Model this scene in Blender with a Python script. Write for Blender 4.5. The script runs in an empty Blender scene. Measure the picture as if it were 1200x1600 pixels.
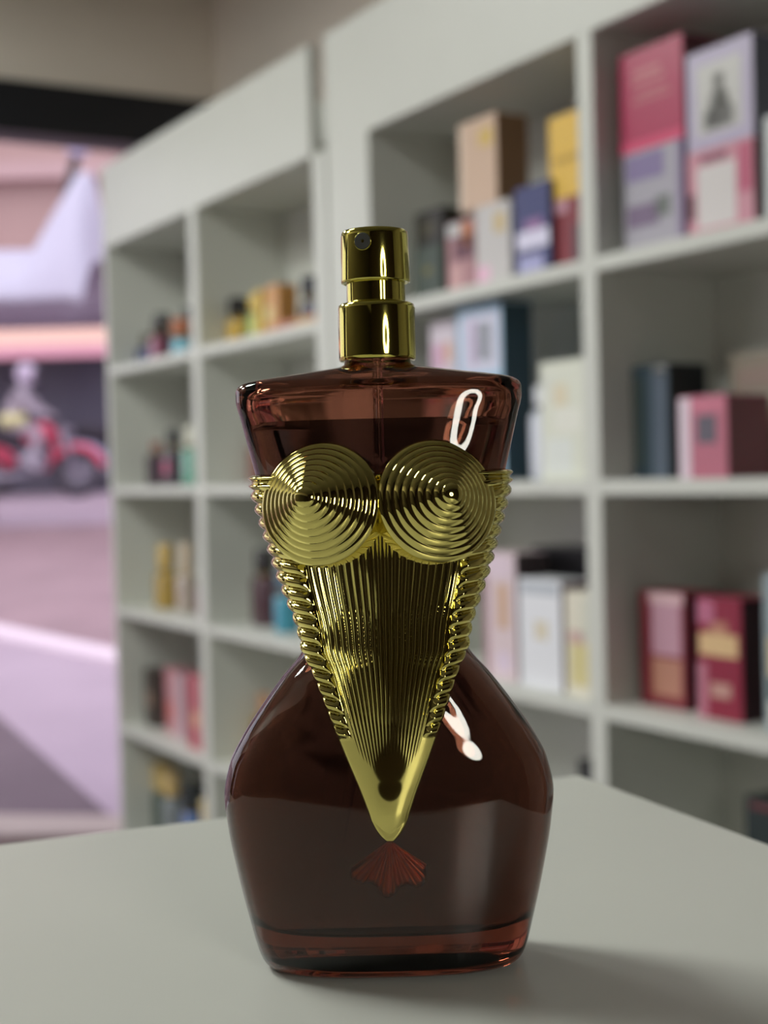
import bpy, bmesh, math, random
import numpy as np
from mathutils import Vector, Matrix
random.seed(7)
SC = bpy.context.scene
COL = SC.collection

# ------------------------------------------------------------------ camera, world, light, exposure
LENS_PX = 2220.0
cam_d = bpy.data.cameras.new('camera'); cam = bpy.data.objects.new('camera', cam_d); COL.objects.link(cam)
cam_d.sensor_fit = 'VERTICAL'; cam_d.sensor_height = 36.0; cam_d.sensor_width = 27.0
cam_d.lens = 36.0 * LENS_PX / 1600.0
p, r = math.radians(1.56), math.radians(1.5)
Fv = Vector((0, math.cos(p), -math.sin(p))); U0 = Vector((0, math.sin(p), math.cos(p))); R0 = Vector((1, 0, 0))
Rv = R0 * math.cos(r) - U0 * math.sin(r); Uv = R0 * math.sin(r) + U0 * math.cos(r)
cam.matrix_world = Matrix(((Rv.x, Uv.x, -Fv.x, 0), (Rv.y, Uv.y, -Fv.y, 0), (Rv.z, Uv.z, -Fv.z, .124), (0, 0, 0, 1)))
cam_d.clip_start = 0.01; cam_d.clip_end = 200
cam_d.dof.use_dof = True; cam_d.dof.focus_distance = 0.343; cam_d.dof.aperture_fstop = 11.5
SC.camera = cam

world = bpy.data.worlds.new('sky'); SC.world = world; world.use_nodes = True
wn = world.node_tree.nodes; wl = world.node_tree.links
bg = wn['Background']
sky = wn.new('ShaderNodeTexSky'); sky.sky_type = 'NISHITA'; sky.sun_disc = False
sky.sun_elevation = math.radians(50); sky.sun_rotation = math.radians(200); sky.dust_density = 4.0
mixw = wn.new('ShaderNodeMixRGB'); mixw.inputs[0].default_value = 0.75; mixw.inputs[2].default_value = (8.2, 8.0, 8.6, 1)
wl.new(sky.outputs[0], mixw.inputs[1]); wl.new(mixw.outputs[0], bg.inputs[0]); bg.inputs[1].default_value = 0.25

SC.view_settings.view_transform = 'Standard'; SC.view_settings.look = 'None'
SC.view_settings.exposure = 0.0; SC.view_settings.gamma = 1.0; SC.view_settings.use_curve_mapping = False
SC.cycles.max_bounces = 16; SC.cycles.transmission_bounces = 14; SC.cycles.glossy_bounces = 8
SC.cycles.diffuse_bounces = 5; SC.cycles.transparent_max_bounces = 12
SC.cycles.caustics_reflective = False; SC.cycles.caustics_refractive = True; SC.cycles.blur_glossy = 0.3
SC.cycles.sample_clamp_indirect = 4.0
SC.cycles.use_denoising = True

PANEL_EMIT = 26.5      # ceiling panels
RING_EMIT = 20.0       # ring light on the counter

# ------------------------------------------------------------------ materials
def lin(c):
    return tuple((v / 12.92 if v <= .04045 else ((v + .055) / 1.055) ** 2.4) for v in [x / 255. for x in c]) + (1,)
MATS = {}
def mat(name, rgb=(200, 200, 200), rough=.5, metal=0., coat=0., spec=.5, trans=0., emit=None, noise=0., nscale=20., bump=0.):
    if name in MATS: return MATS[name]
    m = bpy.data.materials.new(name); m.use_nodes = True; MATS[name] = m
    n = m.node_tree.nodes; l = m.node_tree.links; b = n['Principled BSDF']
    b.inputs['Base Color'].default_value = lin(rgb); b.inputs['Roughness'].default_value = rough
    b.inputs['Metallic'].default_value = metal; b.inputs['Coat Weight'].default_value = coat
    b.inputs['Specular IOR Level'].default_value = spec; b.inputs['Transmission Weight'].default_value = trans
    if emit:
        b.inputs['Emission Color'].default_value = lin(rgb); b.inputs['Emission Strength'].default_value = emit
    if noise or bump:
        tc = n.new('ShaderNodeTexCoord'); nz = n.new('ShaderNodeTexNoise'); nz.inputs['Scale'].default_value = nscale
        nz.inputs['Detail'].default_value = 5; l.new(tc.outputs['Object'], nz.inputs['Vector'])
        if noise:
            cr = n.new('ShaderNodeValToRGB'); c = lin(rgb)
            cr.color_ramp.elements[0].position = .3; cr.color_ramp.elements[1].position = .7
            cr.color_ramp.elements[0].color = tuple(x * (1 - noise) for x in c[:3]) + (1,)
            cr.color_ramp.elements[1].color = tuple(min(1, x * (1 + noise)) for x in c[:3]) + (1,)
            l.new(nz.outputs['Fac'], cr.inputs[0]); l.new(cr.outputs[0], b.inputs['Base Color'])
        if bump:
            bp = n.new('ShaderNodeBump'); bp.inputs['Strength'].default_value = bump; bp.inputs['Distance'].default_value = .002
            l.new(nz.outputs['Fac'], bp.inputs['Height']); l.new(bp.outputs[0], b.inputs['Normal'])
    return m

def volume_glass(name, ior, rgb_abs, density, tint=(1, 1, 1), rough=0.0):
    m = bpy.data.materials.new(name); m.use_nodes = True; MATS[name] = m
    n = m.node_tree.nodes; l = m.node_tree.links; b = n['Principled BSDF']
    b.inputs['Base Color'].default_value = tint + (1,); b.inputs['Roughness'].default_value = rough
    b.inputs['Transmission Weight'].default_value = 1; b.inputs['IOR'].default_value = ior
    v = n.new('ShaderNodeVolumeAbsorption'); v.inputs['Color'].default_value = rgb_abs + (1,); v.inputs['Density'].default_value = density
    l.new(v.outputs[0], n['Material Output'].inputs['Volume'])
    return m
amber_glass = volume_glass('amber_lacquered_glass', 1.5, (.60, .36, .26), 75)      # lacquer on the outer skin only, marked by a face attribute
_n = amber_glass.node_tree.nodes; _l = amber_glass.node_tree.links
_at = _n.new('ShaderNodeAttribute'); _at.attribute_name = 'lacquer'
_mx = _n.new('ShaderNodeMixRGB'); _mx.inputs[1].default_value = (1, 1, 1, 1); _mx.inputs[2].default_value = (.335, .135, .085, 1)
_l.new(_at.outputs['Fac'], _mx.inputs[0]); _l.new(_mx.outputs[0], _n['Principled BSDF'].inputs['Base Color'])
perfume = volume_glass('amber_perfume', 1.36, (.44, .46, .50), 118)
clear_tube = volume_glass('clear_plastic', 1.12, (.8, .8, .75), 10)
gold = mat('polished_gold', (214, 201, 118), .055, 1.0)
gold_cap = mat('polished_gold_collar', (206, 196, 100), .07, 1.0)
white_board = mat('white_melamine_board', (210, 211, 205), .42, noise=.015, nscale=6)
table_white = mat('white_laminate_top', (209, 210, 203), .34, noise=.02, nscale=9)

def pane_material(name, tint):
    m = bpy.data.materials.new(name); m.use_nodes = True; MATS[name] = m
    n = m.node_tree.nodes; l = m.node_tree.links; n.remove(n['Principled BSDF'])
    t = n.new('ShaderNodeBsdfTransparent'); t.inputs[0].default_value = tint + (1,)
    g = n.new('ShaderNodeBsdfGlossy'); g.inputs['Roughness'].default_value = .02
    fr = n.new('ShaderNodeFresnel'); fr.inputs[0].default_value = 1.35
    mx = n.new('ShaderNodeMixShader'); l.new(fr.outputs[0], mx.inputs[0]); l.new(t.outputs[0], mx.inputs[1]); l.new(g.outputs[0], mx.inputs[2])
    l.new(mx.outputs[0], n['Material Output'].inputs['Surface'])
    return m
pane = pane_material('clear_pane', (.96, .94, .96))

# ------------------------------------------------------------------ helpers
def link(o, parent=None):
    COL.objects.link(o)
    if parent: o.parent = parent
    return o
def obj_from(name, verts, faces, m, parent=None, smooth=False, mats=None, midx=None):
    me = bpy.data.meshes.new(name); me.from_pydata([tuple(v) for v in verts], [], [tuple(f) for f in faces]); me.validate()
    o = link(bpy.data.objects.new(name, me), parent)
    for mm in (mats or [m]): me.materials.append(mm)
    if midx is not None: me.polygons.foreach_set('material_index', midx)
    if smooth: me.polygons.foreach_set('use_smooth', [True] * len(me.polygons))
    bmn = bmesh.new(); bmn.from_mesh(me); bmesh.ops.recalc_face_normals(bmn, faces=bmn.faces); bmn.to_mesh(me); bmn.free()
    return o
def bm_obj(name, bm, m, parent=None, smooth=False):
    me = bpy.data.meshes.new(name); bm.normal_update(); bm.to_mesh(me); bm.free(); me.materials.append(m)
    if smooth: me.polygons.foreach_set('use_smooth', [True] * len(me.polygons))
    return link(bpy.data.objects.new(name, me), parent)
def add_box(bm, x0, x1, y0, y1, z0, z1, bev=0.):
    r_ = bmesh.ops.create_cube(bm, size=1); vs = r_['verts']
    for v in vs:
        v.co = Vector((x0 + (v.co.x + .5) * (x1 - x0), y0 + (v.co.y + .5) * (y1 - y0), z0 + (v.co.z + .5) * (z1 - z0)))
    if bev:
        es = list({e for v in vs for e in v.link_edges})
        bmesh.ops.bevel(bm, geom=es, offset=bev, segments=2, affect='EDGES', profile=.6)
def box(name, x0, x1, y0, y1, z0, z1, m, parent=None, bev=0.):
    bm = bmesh.new(); add_box(bm, x0, x1, y0, y1, z0, z1, bev); return bm_obj(name, bm, m, parent)
def lathe_data(profile, seg=64):
    V, Fc = [], []
    for (rr, z) in profile:
        for k in range(seg):
            a = 2 * math.pi * k / seg; V.append((rr * math.cos(a), rr * math.sin(a), z))
    for i in range(len(profile) - 1):
        for k in range(seg):
            k2 = (k + 1) % seg
            Fc.append((i * seg + k, i * seg + k2, (i + 1) * seg + k2, (i + 1) * seg + k))
    n = len(profile)
    Fc.append(tuple(reversed(range(seg)))); Fc.append(tuple((n - 1) * seg + k for k in range(seg)))
    return V, Fc
def lathe(name, profile, m, parent=None, seg=64, sharp=40):
    V, Fc = lathe_data(profile, seg); o = obj_from(name, V, Fc, m, parent, True); sharpen(o, sharp); return o
def sharpen(o, deg):
    me = o.data; bm = bmesh.new(); bm.from_mesh(me)
    for e in bm.edges:
        if len(e.link_faces) == 2 and e.calc_face_angle(0) > math.radians(deg): e.smooth = False
    bm.to_mesh(me); bm.free()
def tube(name, pts, rad, m, parent=None, seg=12, closed=False):
    V, Fc = [], []; n = len(pts); P = [Vector(q) for q in pts]; up = None
    for i in range(n):
        t = (P[(i + 1) % n] - P[i - 1]) if closed else (P[min(i + 1, n - 1)] - P[max(i - 1, 0)])
        t.normalize()
        if up is None: up = t.orthogonal().normalized()
        up = (up - t * up.dot(t)).normalized(); s = t.cross(up)
        rr = rad[i] if isinstance(rad, (list, tuple)) else rad
        for k in range(seg):
            a = 2 * math.pi * k / seg; V.append(P[i] + up * rr * math.cos(a) + s * rr * math.sin(a))
    for i in range(n if closed else n - 1):
        j = (i + 1) % n
        for k in range(seg):
            k2 = (k + 1) % seg; Fc.append((i * seg + k, i * seg + k2, j * seg + k2, j * seg + k))
    if not closed:
        Fc.append(tuple(reversed(range(seg)))); Fc.append(tuple((n - 1) * seg + k for k in range(seg)))
    return obj_from(name, V, Fc, m, parent, True)
def empty(name, loc=(0, 0, 0), rz=0., label=None, cat=None, group=None, kind=None):
    o = link(bpy.data.objects.new(name, None)); o.location = loc; o.rotation_euler = (0, 0, rz); o.empty_display_size = .02
    return tag(o, label, cat, group, kind)
def tag(o, label=None, cat=None, group=None, kind=None):
    if label: o['label'] = label
    if cat: o['category'] = cat
    if group: o['group'] = group
    if kind: o['kind'] = kind
    return o

# shelf-wall frame: X runs along the shelves (to the right, towards the viewer), N points into the wall
TH = math.radians(30.2)
P0 = Vector((.2955, 2.0, 0)); NV = Vector((math.cos(TH), math.sin(TH), 0)); XV = Vector((math.sin(TH), -math.cos(TH), 0))
WROT = math.atan2(XV.y, XV.x)
def W(a, n, z=0.): return P0 + XV * a + NV * n + Vector((0, 0, z))
FLOOR = -1.05; CEIL = 1.62

# ------------------------------------------------------------------ the room
def wbox(name, a0, a1, n0, n1, z0, z1, m, kind=None, bev=0.):
    o = box(name, 0, a1 - a0, 0, n1 - n0, 0, z1 - z0, m, None, bev)
    o.location = W(a0, n0, z0); o.rotation_euler = (0, 0, WROT)
    if kind: o['kind'] = kind
    return o
A_L, A_R, N_R, N_L = -2.5, 3.4, .55, -3.3
m_wall = mat('painted_plaster', (240, 231, 219), .8, noise=.03, nscale=3)
m_dark = mat('dark_brown_panelling', (56, 38, 28), .7, noise=.05, nscale=3)
m_ceil = mat('ceiling_plaster', (196, 194, 188), .85, noise=.02, nscale=2)
m_floor = mat('grey_floor_tile', (96, 94, 90), .35, noise=.05, nscale=4)
m_black = mat('black_powder_coat', (19, 22, 28), .45)
wbox('floor', A_L - .1, A_R + .1, N_L - .1, N_R + .1, FLOOR - .1, FLOOR, m_floor, 'structure')
wbox('ceiling', A_L - .1, A_R + .1, N_L - .1, N_R + .1, CEIL, CEIL + .1, m_ceil, 'structure')
wbox('wall_right', A_L - .1, A_R + .1, N_R, N_R + .1, FLOOR, CEIL, m_wall, 'structure')
wbox('wall_back', A_R, A_R + .1, N_L, N_R, FLOOR, CEIL, m_dark, 'structure')
# left wall: low parapet, header and end piers around an added window
for z0, z1, nm in ((FLOOR, -.35, 'wall_left'), (1.13, CEIL, 'wall_left_upper')):
    wbox(nm, A_L, A_R, N_L - .1, N_L, z0, z1, m_wall, 'structure')
wbox('wall_left_pier', -.9, A_R, N_L - .1, N_L, -.35, 1.13, mat('taupe_plaster', (70, 60, 52), .7, noise=.05, nscale=3), 'structure')
# shop front: black header, plaster above it, glass below
wbox('wall_front', A_L - .1, A_L, N_L, N_R, 1.278, CEIL, m_wall, 'structure')
wbox('wall_front_pier', A_L - .1, A_L, .31, N_R, FLOOR, 1.13, m_wall, 'structure')
wbox('trim_1', A_L - .12, A_L + .02, N_L, N_R, 1.13, 1.278, m_black, 'structure')
def glazing(name, along_n, lo, hi, fixed, z0, z1, bars):
    root = empty(name, W(fixed if along_n else lo, lo if along_n else fixed, z0), WROT, kind='structure')
    def piece(nm, u0, u1, t, h0, h1, m):
        if along_n: box(nm, -t / 2, t / 2, u0 - lo, u1 - lo, h0 - z0, h1 - z0, m, root)
        else: box(nm, u0 - lo, u1 - lo, -t / 2, t / 2, h0 - z0, h1 - z0, m, root)
    piece('glass_pane', lo, hi, .006, z0, z1, pane)
    for b in bars: piece('mullion', b - .03, b + .03, .07, z0, z1, m_black)
    piece('bottom_rail', lo, hi, .06, z0, z0 + .05, m_black)
    return root
glazing('window_1', True, N_L, .31, A_L - .05, FLOOR, 1.13, (-1.0, -1.9, -2.7))
glazing('added_window', False, A_L, -.9, N_L - .05, -.35, 1.13, (-1.7,))  # side opening added to brighten the shelf fronts

# ------------------------------------------------------------------ ceiling lights and ring light
m_panel = mat('led_diffuser', (250, 254, 247), .5, emit=PANEL_EMIT)
m_alu = mat('white_metal_frame', (225, 225, 222), .4)
def ceiling_panel(a, n, label, s=.3):
    root = empty('ceiling_light', W(a, n, CEIL - .035), WROT, label, 'ceiling light', 'square ceiling light panels')
    box('diffuser', -s + .02, s - .02, -s + .02, s - .02, .004, .02, m_panel, root)
    bm = bmesh.new()
    add_box(bm, -s, s, -s, -s + .02, 0, .034); add_box(bm, -s, s, s - .02, s, 0, .034)
    add_box(bm, -s, -s + .02, -s + .02, s - .02, 0, .034); add_box(bm, s - .02, s, -s + .02, s - .02, 0, .034)
    add_box(bm, -s + .02, s - .02, -s + .02, s - .02, .021, .034)
    bm_obj('frame', bm, m_alu, root)
ceiling_panel(-1.55, -1.4, 'square ceiling light panel nearest the street window')
ceiling_panel(.05, -1.75, 'square ceiling light panel over the large shelving')
ceiling_panel(-.7, -2.5, 'square ceiling light panel nearest the left wall')

m_ring = mat('ring_light_diffuser', (255, 252, 240), .5, emit=RING_EMIT)
def ring_light(x, y, zc, rad, aim):
    rz = math.atan2(aim[1] - y, aim[0] - x) - math.pi / 2
    root = empty('ring_light', (x, y, FLOOR), rz, 'round ring light on a black floor stand behind the counter', 'ring light')
    zc -= FLOOR
    c = [(rad * math.cos(2 * math.pi * k / 72), 0, zc + rad * math.sin(2 * math.pi * k / 72)) for k in range(72)]
    V, Fc = [], []
    for k in range(72):
        a = 2 * math.pi * k / 72
        for (rr, dy) in ((rad - .028, .004), (rad - .024, .012), (rad + .024, .012), (rad + .028, .004)):
            V.append((rr * math.cos(a), dy, zc + rr * math.sin(a)))
    for k in range(72):
        j = (k + 1) % 72
        for q in range(4): Fc.append((k * 4 + q, j * 4 + q, j * 4 + (q + 1) % 4, k * 4 + (q + 1) % 4))
    obj_from('diffuser', V, Fc, m_ring, root, False)
    V2, F2 = [], []
    for k in range(72):
        a = 2 * math.pi * k / 72
        for (rr, dy) in ((rad - .032, .003), (rad - .032, -.018), (rad + .032, -.018), (rad + .032, .003)):
            V2.append((rr * math.cos(a), dy, zc + rr * math.sin(a)))
    for k in range(72):
        j = (k + 1) % 72
        for q in range(4): F2.append((k * 4 + q, j * 4 + q, j * 4 + (q + 1) % 4, k * 4 + (q + 1) % 4))
    obj_from('housing', V2, F2, m_black, root, False)
    st = tube('pole', [(0, -.03, .01), (0, -.03, max(.03, zc - rad))], .007, m_black, root)
    tube('phone_arm', [(0, -.012, zc - rad + .0), (0, -.03, zc - rad)], .006, m_black, root)
    lathe('base', [(.16, 0), (.16, .008), (.15, .014), (.02, .02)], m_black, root)
ring_light(.43, -.50, .30, .108, (0, .36))

# ------------------------------------------------------------------ counter
CR = Vector((.0763, .5726, 0)); E1 = Vector((-.925, -.380, 0)).normalized()
trot = math.atan2(-E1.y, -E1.x)            # local -x runs along E1, local -y towards the viewer
counter = empty('counter', CR + Vector((0, 0, FLOOR)), trot, 'white laminate counter carrying the perfume bottle', 'counter')
TH_TOP = -FLOOR
LX, LY = 1.1, .66
box('counter_top', -LX, 0, -LY, 0, TH_TOP - .03, TH_TOP, table_white, counter, .0012)
box('base_cabinet', -LX + .04, -.04, -LY + .04, -.04, .08, TH_TOP - .03, white_board, counter)
box('plinth', -LX + .08, -.08, -LY + .08, -.08, 0, .08, m_black, counter)
for q, y0 in enumerate((-LY + .05, -LY / 2 + .01)):
    d = box('door', -.038, -.02, y0, y0 + LY / 2 - .06, .1, TH_TOP - .04, white_board, counter, .001)
    tube('handle', [(-.005, y0 + .06, .7), (-.005, y0 + .06, .85)], .005, m_alu, d)

# ------------------------------------------------------------------ display shelving
SH = [.397, .086, -.230, -.541, -.858]                 # undersides of the shelf boards
ST = .021; DEPTH = .22
def shelving(a0, a1, lside, rside, dividers, fascia, label):
    root = empty('display_shelving', W(a0, 0, FLOOR), WROT, label, 'shelving', 'white shelving units along the wall')
    g = lambda z: z - FLOOR
    box('side_panel', 0, lside, 0, DEPTH, 0, g(.73), white_board, root, .0008)
    box('side_panel', a1 - a0 - rside, a1 - a0, 0, DEPTH, 0, g(.73), white_board, root, .0008)
    box('back_panel', 0, a1 - a0, DEPTH, DEPTH + .016, 0, g(.94), white_board, root)
    box('fascia', fascia[0] - a0, fascia[1] - a0, 0, .02, g(.73), g(.94), white_board, root, .001)
    box('top_board', fascia[0] - a0, fascia[1] - a0, .02, DEPTH, g(.73), g(.755), white_board, root)
    box('base_board', lside, a1 - a0 - rside, .02, DEPTH, 0, .08, white_board, root)
    edges = [lside] + [x for d_ in dividers for x in (d_[0] - a0, d_[1] - a0)] + [a1 - a0 - rside]
    for d_ in dividers: box('divider', d_[0] - a0, d_[1] - a0, 0, DEPTH, .08, g(.73), white_board, root, .0008)
    for k in range(0, len(edges), 2):
        for z in SH: box('shelf', edges[k], edges[k + 1], 0, DEPTH, g(z), g(z + ST), white_board, root, .0008)
    return root
shelving(-2.015, -.775, .022, .05, [(-1.437, -1.395)], (-2.015, -.83),
         'white open display shelving with two bays nearest the street, behind the bottle on the left')
shelving(-.765, 1.45, .155, .155, [(-.017, .017), (.62, .654)], (-.765, 1.45),
         'large white display shelving with wide end pilaster, behind and right of the bottle')

# ------------------------------------------------------------------ goods on the shelves
LEV = {'A': SH[0] + ST, 'B': SH[1] + ST, 'C': SH[2] + ST, 'D': SH[3] + ST, 'E': SH[4] + ST}
def rgbmat(c, rough=.35, metal=0.):
    return mat('print_%d_%d_%d_%d' % (tuple(c) + (int(metal * 10),)), c, rough, metal)
def carton(a0, n, z, w, d, h, c, label, group, prints=(), side=None, turn=0.):
    """folding carton: board body in one print colour, flaps at the top, printed areas as parts"""
    root = empty('perfume_box', W(a0, n, z), WROT + turn, label, 'box', group)
    bm = bmesh.new(); add_box(bm, 0, w, 0, d, 0, h - .0006, .0008)
    o = bm_obj('carton', bm, rgbmat(c), root)
    box('lid_flap', .001, w - .001, .001, d - .001, h - .0006, h, rgbmat(tuple(int(x * .92) for x in c)), root)
    if side: box('shaded_side', w, w + .0003, .001, d - .001, .001, h - .002, rgbmat(side), root)  # right side takes a darker colour, painting its shade
    for (nm, u0, v0, u1, v1, pc, *mt) in prints:
        box(nm, u0 * w, u1 * w, -.0004, 0, v0 * h, v1 * h, rgbmat(pc, .3, mt[0] if mt else 0.), root)
    return root
def flask(ac, n, z, w, d, h, c, cap, label, group, caph=.28, capw=.45, neck=(150, 130, 80), shape=4., extra=None, trans=.0):
    """scent bottle: rounded glass body, metal collar and cap"""
    root = empty('scent_bottle', W(ac, n, z), WROT, label, 'bottle', group)
    hb = h * (1 - caph) - .008; seg = 40
    prof = [(0, .90), (.03, .98), (.1, 1), (.86, 1), (.95, .93), (1.0, .6)]
    V, Fc = [], []
    for (t, s) in prof:
        for k in range(seg):
            an = 2 * math.pi * k / seg; cx, sy = math.cos(an), math.sin(an)
            V.append((w / 2 * s * math.copysign(abs(cx) ** (2 / shape), cx), d / 2 * s * math.copysign(abs(sy) ** (2 / shape), sy), t * hb))
    for i in range(len(prof) - 1):
        for k in range(seg): Fc.append((i * seg + k, i * seg + (k + 1) % seg, (i + 1) * seg + (k + 1) % seg, (i + 1) * seg + k))
    Fc.append(tuple(reversed(range(seg)))); Fc.append(tuple((len(prof) - 1) * seg + k for k in range(seg)))
    m = mat('glass_%d_%d_%d' % tuple(c), c, .12, 0, coat=.6)
    obj_from('glass_body', V, Fc, m, root, True)
    rc = capw * w / 2
    lathe('collar', [(rc * .8, hb), (rc * .8, hb + .008)], rgbmat(neck, .25, 1.), root, 24)
    lathe('cap', [(rc, hb + .008), (rc, h - .004), (rc * .85, h)], mat('cap_%d_%d_%d' % tuple(cap), cap, .25), root, 24)
    if extra: box('label_plate', -w * .3, w * .3, -d / 2 - .0008, -d / 2, hb * .3, hb * .7, rgbmat(extra), root)
    return root
G = 'perfume boxes on the %s shelf of the large shelving'
GT, GM, GL = G % 'top', G % 'middle', G % 'lower'
# top shelf, left bay of the large unit
carton(-.545, .05, LEV['A'], .085, .05, .095, (60, 74, 62), 'dark green perfume box at left end of top shelf, under a black one', GT, [('gold_emblem', .35, .5, .65, .62, (120, 116, 70), .8)])
carton(-.555, .06, LEV['A'] + .095, .088, .05, .064, (38, 36, 30), 'small black perfume box lying on the dark green box', GT, [('printed_panel', .2, .3, .75, .7, (66, 62, 40))])
carton(-.408, .03, LEV['A'], .082, .05, .115, (176, 130, 134), 'mauve and pink perfume box with orange spot below the tan box', GT,
       [('dark_print', .25, .45, .98, .78, (96, 48, 62)), ('orange_spot', .55, .62, .9, .95, (188, 112, 50)), ('silver_corner', .02, .8, .5, .98, (196, 196, 196)), ('pale_print', .1, .05, .5, .4, (205, 160, 160))])
carton(-.320, .028, LEV['A'], .095, .05, .127, (204, 200, 200), 'silver white perfume box with gold spot carrying the tan box', GT,
       [('gold_spot', .55, .62, .85, .86, (206, 182, 130)), ('pink_print', .02, .03, .4, .25, (236, 190, 214))])
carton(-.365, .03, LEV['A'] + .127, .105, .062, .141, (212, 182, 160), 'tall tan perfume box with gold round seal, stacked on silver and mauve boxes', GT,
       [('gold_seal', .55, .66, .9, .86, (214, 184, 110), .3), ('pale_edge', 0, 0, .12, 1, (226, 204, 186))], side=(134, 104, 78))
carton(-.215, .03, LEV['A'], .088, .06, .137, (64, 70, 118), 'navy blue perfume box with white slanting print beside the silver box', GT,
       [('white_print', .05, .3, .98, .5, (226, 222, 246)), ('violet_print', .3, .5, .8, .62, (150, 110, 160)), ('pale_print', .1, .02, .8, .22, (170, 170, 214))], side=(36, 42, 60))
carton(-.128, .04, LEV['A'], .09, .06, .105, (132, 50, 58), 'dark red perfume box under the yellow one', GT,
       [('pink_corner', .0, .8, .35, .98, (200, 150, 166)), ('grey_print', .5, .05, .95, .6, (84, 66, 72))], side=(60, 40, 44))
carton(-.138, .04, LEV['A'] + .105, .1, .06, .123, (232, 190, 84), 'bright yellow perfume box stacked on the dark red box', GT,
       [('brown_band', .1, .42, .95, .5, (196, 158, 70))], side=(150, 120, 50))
# top shelf, right bay
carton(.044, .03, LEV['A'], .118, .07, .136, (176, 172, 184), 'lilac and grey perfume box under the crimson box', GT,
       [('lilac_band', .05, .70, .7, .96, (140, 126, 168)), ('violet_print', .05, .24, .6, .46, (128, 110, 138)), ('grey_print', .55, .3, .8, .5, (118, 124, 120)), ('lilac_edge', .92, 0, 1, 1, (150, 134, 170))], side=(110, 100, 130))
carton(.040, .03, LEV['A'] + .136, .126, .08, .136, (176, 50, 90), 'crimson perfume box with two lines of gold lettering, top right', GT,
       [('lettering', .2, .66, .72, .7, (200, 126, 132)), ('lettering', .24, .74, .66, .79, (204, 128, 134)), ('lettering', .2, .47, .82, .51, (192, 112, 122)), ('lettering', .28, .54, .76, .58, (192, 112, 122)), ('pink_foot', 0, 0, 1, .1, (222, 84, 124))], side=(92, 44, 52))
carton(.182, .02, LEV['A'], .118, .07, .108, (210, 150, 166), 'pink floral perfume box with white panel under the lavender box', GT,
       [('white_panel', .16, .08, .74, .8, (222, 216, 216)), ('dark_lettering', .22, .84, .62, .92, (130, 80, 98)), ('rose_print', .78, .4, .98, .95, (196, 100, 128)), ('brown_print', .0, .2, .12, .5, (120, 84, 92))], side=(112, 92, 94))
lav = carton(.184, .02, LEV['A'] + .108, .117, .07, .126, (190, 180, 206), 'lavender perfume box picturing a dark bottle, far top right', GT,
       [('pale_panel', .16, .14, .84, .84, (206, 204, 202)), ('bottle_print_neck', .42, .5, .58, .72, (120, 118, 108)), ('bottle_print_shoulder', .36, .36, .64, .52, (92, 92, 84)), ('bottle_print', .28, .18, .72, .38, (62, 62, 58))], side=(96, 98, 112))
carton(.318, .02, LEV['A'], .09, .06, .125, (206, 210, 212), 'white perfume box at right picture edge on the top shelf', GT, [('grey_print', .3, .3, .7, .6, (160, 164, 170))])
# middle shelf
carton(-.484, .04, LEV['B'], .08, .05, .272, (216, 204, 216), 'tall pale pink perfume carton beside the light blue one', GM,
       [('pink_print', .1, .7, .5, .86, (208, 160, 190)), ('orange_print', .55, .74, .85, .86, (214, 170, 150))])
carton(-.384, .03, LEV['B'], .126, .06, .283, (170, 206, 232), 'tall light blue perfume carton with pearly panel behind shoulder of bottle', GM,
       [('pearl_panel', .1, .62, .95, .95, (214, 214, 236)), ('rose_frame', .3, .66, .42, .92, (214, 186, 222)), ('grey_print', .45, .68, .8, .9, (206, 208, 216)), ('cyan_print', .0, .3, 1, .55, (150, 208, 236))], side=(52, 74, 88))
flask(-.19, .07, LEV['B'], .06, .05, .146, (204, 208, 220), (226, 228, 236), 'silvery white scent bottle between bottle shoulder and cream box', 'bottles on the middle shelf', caph=.2, capw=.8, neck=(200, 200, 205))
carton(-.146, .02, LEV['B'], .108, .07, .176, (224, 226, 212), 'cream marbled perfume box left of the tall divider', GM,
       [('marble_print', .1, .05, .7, .35, (226, 230, 226)), ('marble_print', .3, .4, .9, .6, (232, 232, 222)), ('gold_print', .3, .62, .6, .8, (226, 214, 186)), ('marble_print', .05, .65, .28, .9, (222, 224, 214))])
carton(.014, .06, LEV['B'], .078, .07, .158, (58, 76, 88), 'dark blue perfume box with pale edge on the middle shelf', GM,
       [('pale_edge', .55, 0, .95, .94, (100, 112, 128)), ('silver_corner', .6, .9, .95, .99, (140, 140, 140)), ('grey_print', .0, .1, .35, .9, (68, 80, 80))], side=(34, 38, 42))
carton(.168, .01, LEV['B'], .088, .075, .106, (190, 110, 130), 'pink perfume box with grey square label on the middle shelf', GM,
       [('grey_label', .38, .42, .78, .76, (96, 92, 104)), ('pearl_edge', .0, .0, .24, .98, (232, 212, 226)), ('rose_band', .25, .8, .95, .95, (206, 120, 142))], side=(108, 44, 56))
carton(.150, .12, LEV['B'], .12, .06, .165, (134, 124, 108), 'beige perfume box standing behind the pink one', GM, [('pale_band', .1, .55, .95, .68, (156, 154, 138)), ('brown_band', .1, .72, .95, .88, (142, 122, 110))])
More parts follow.
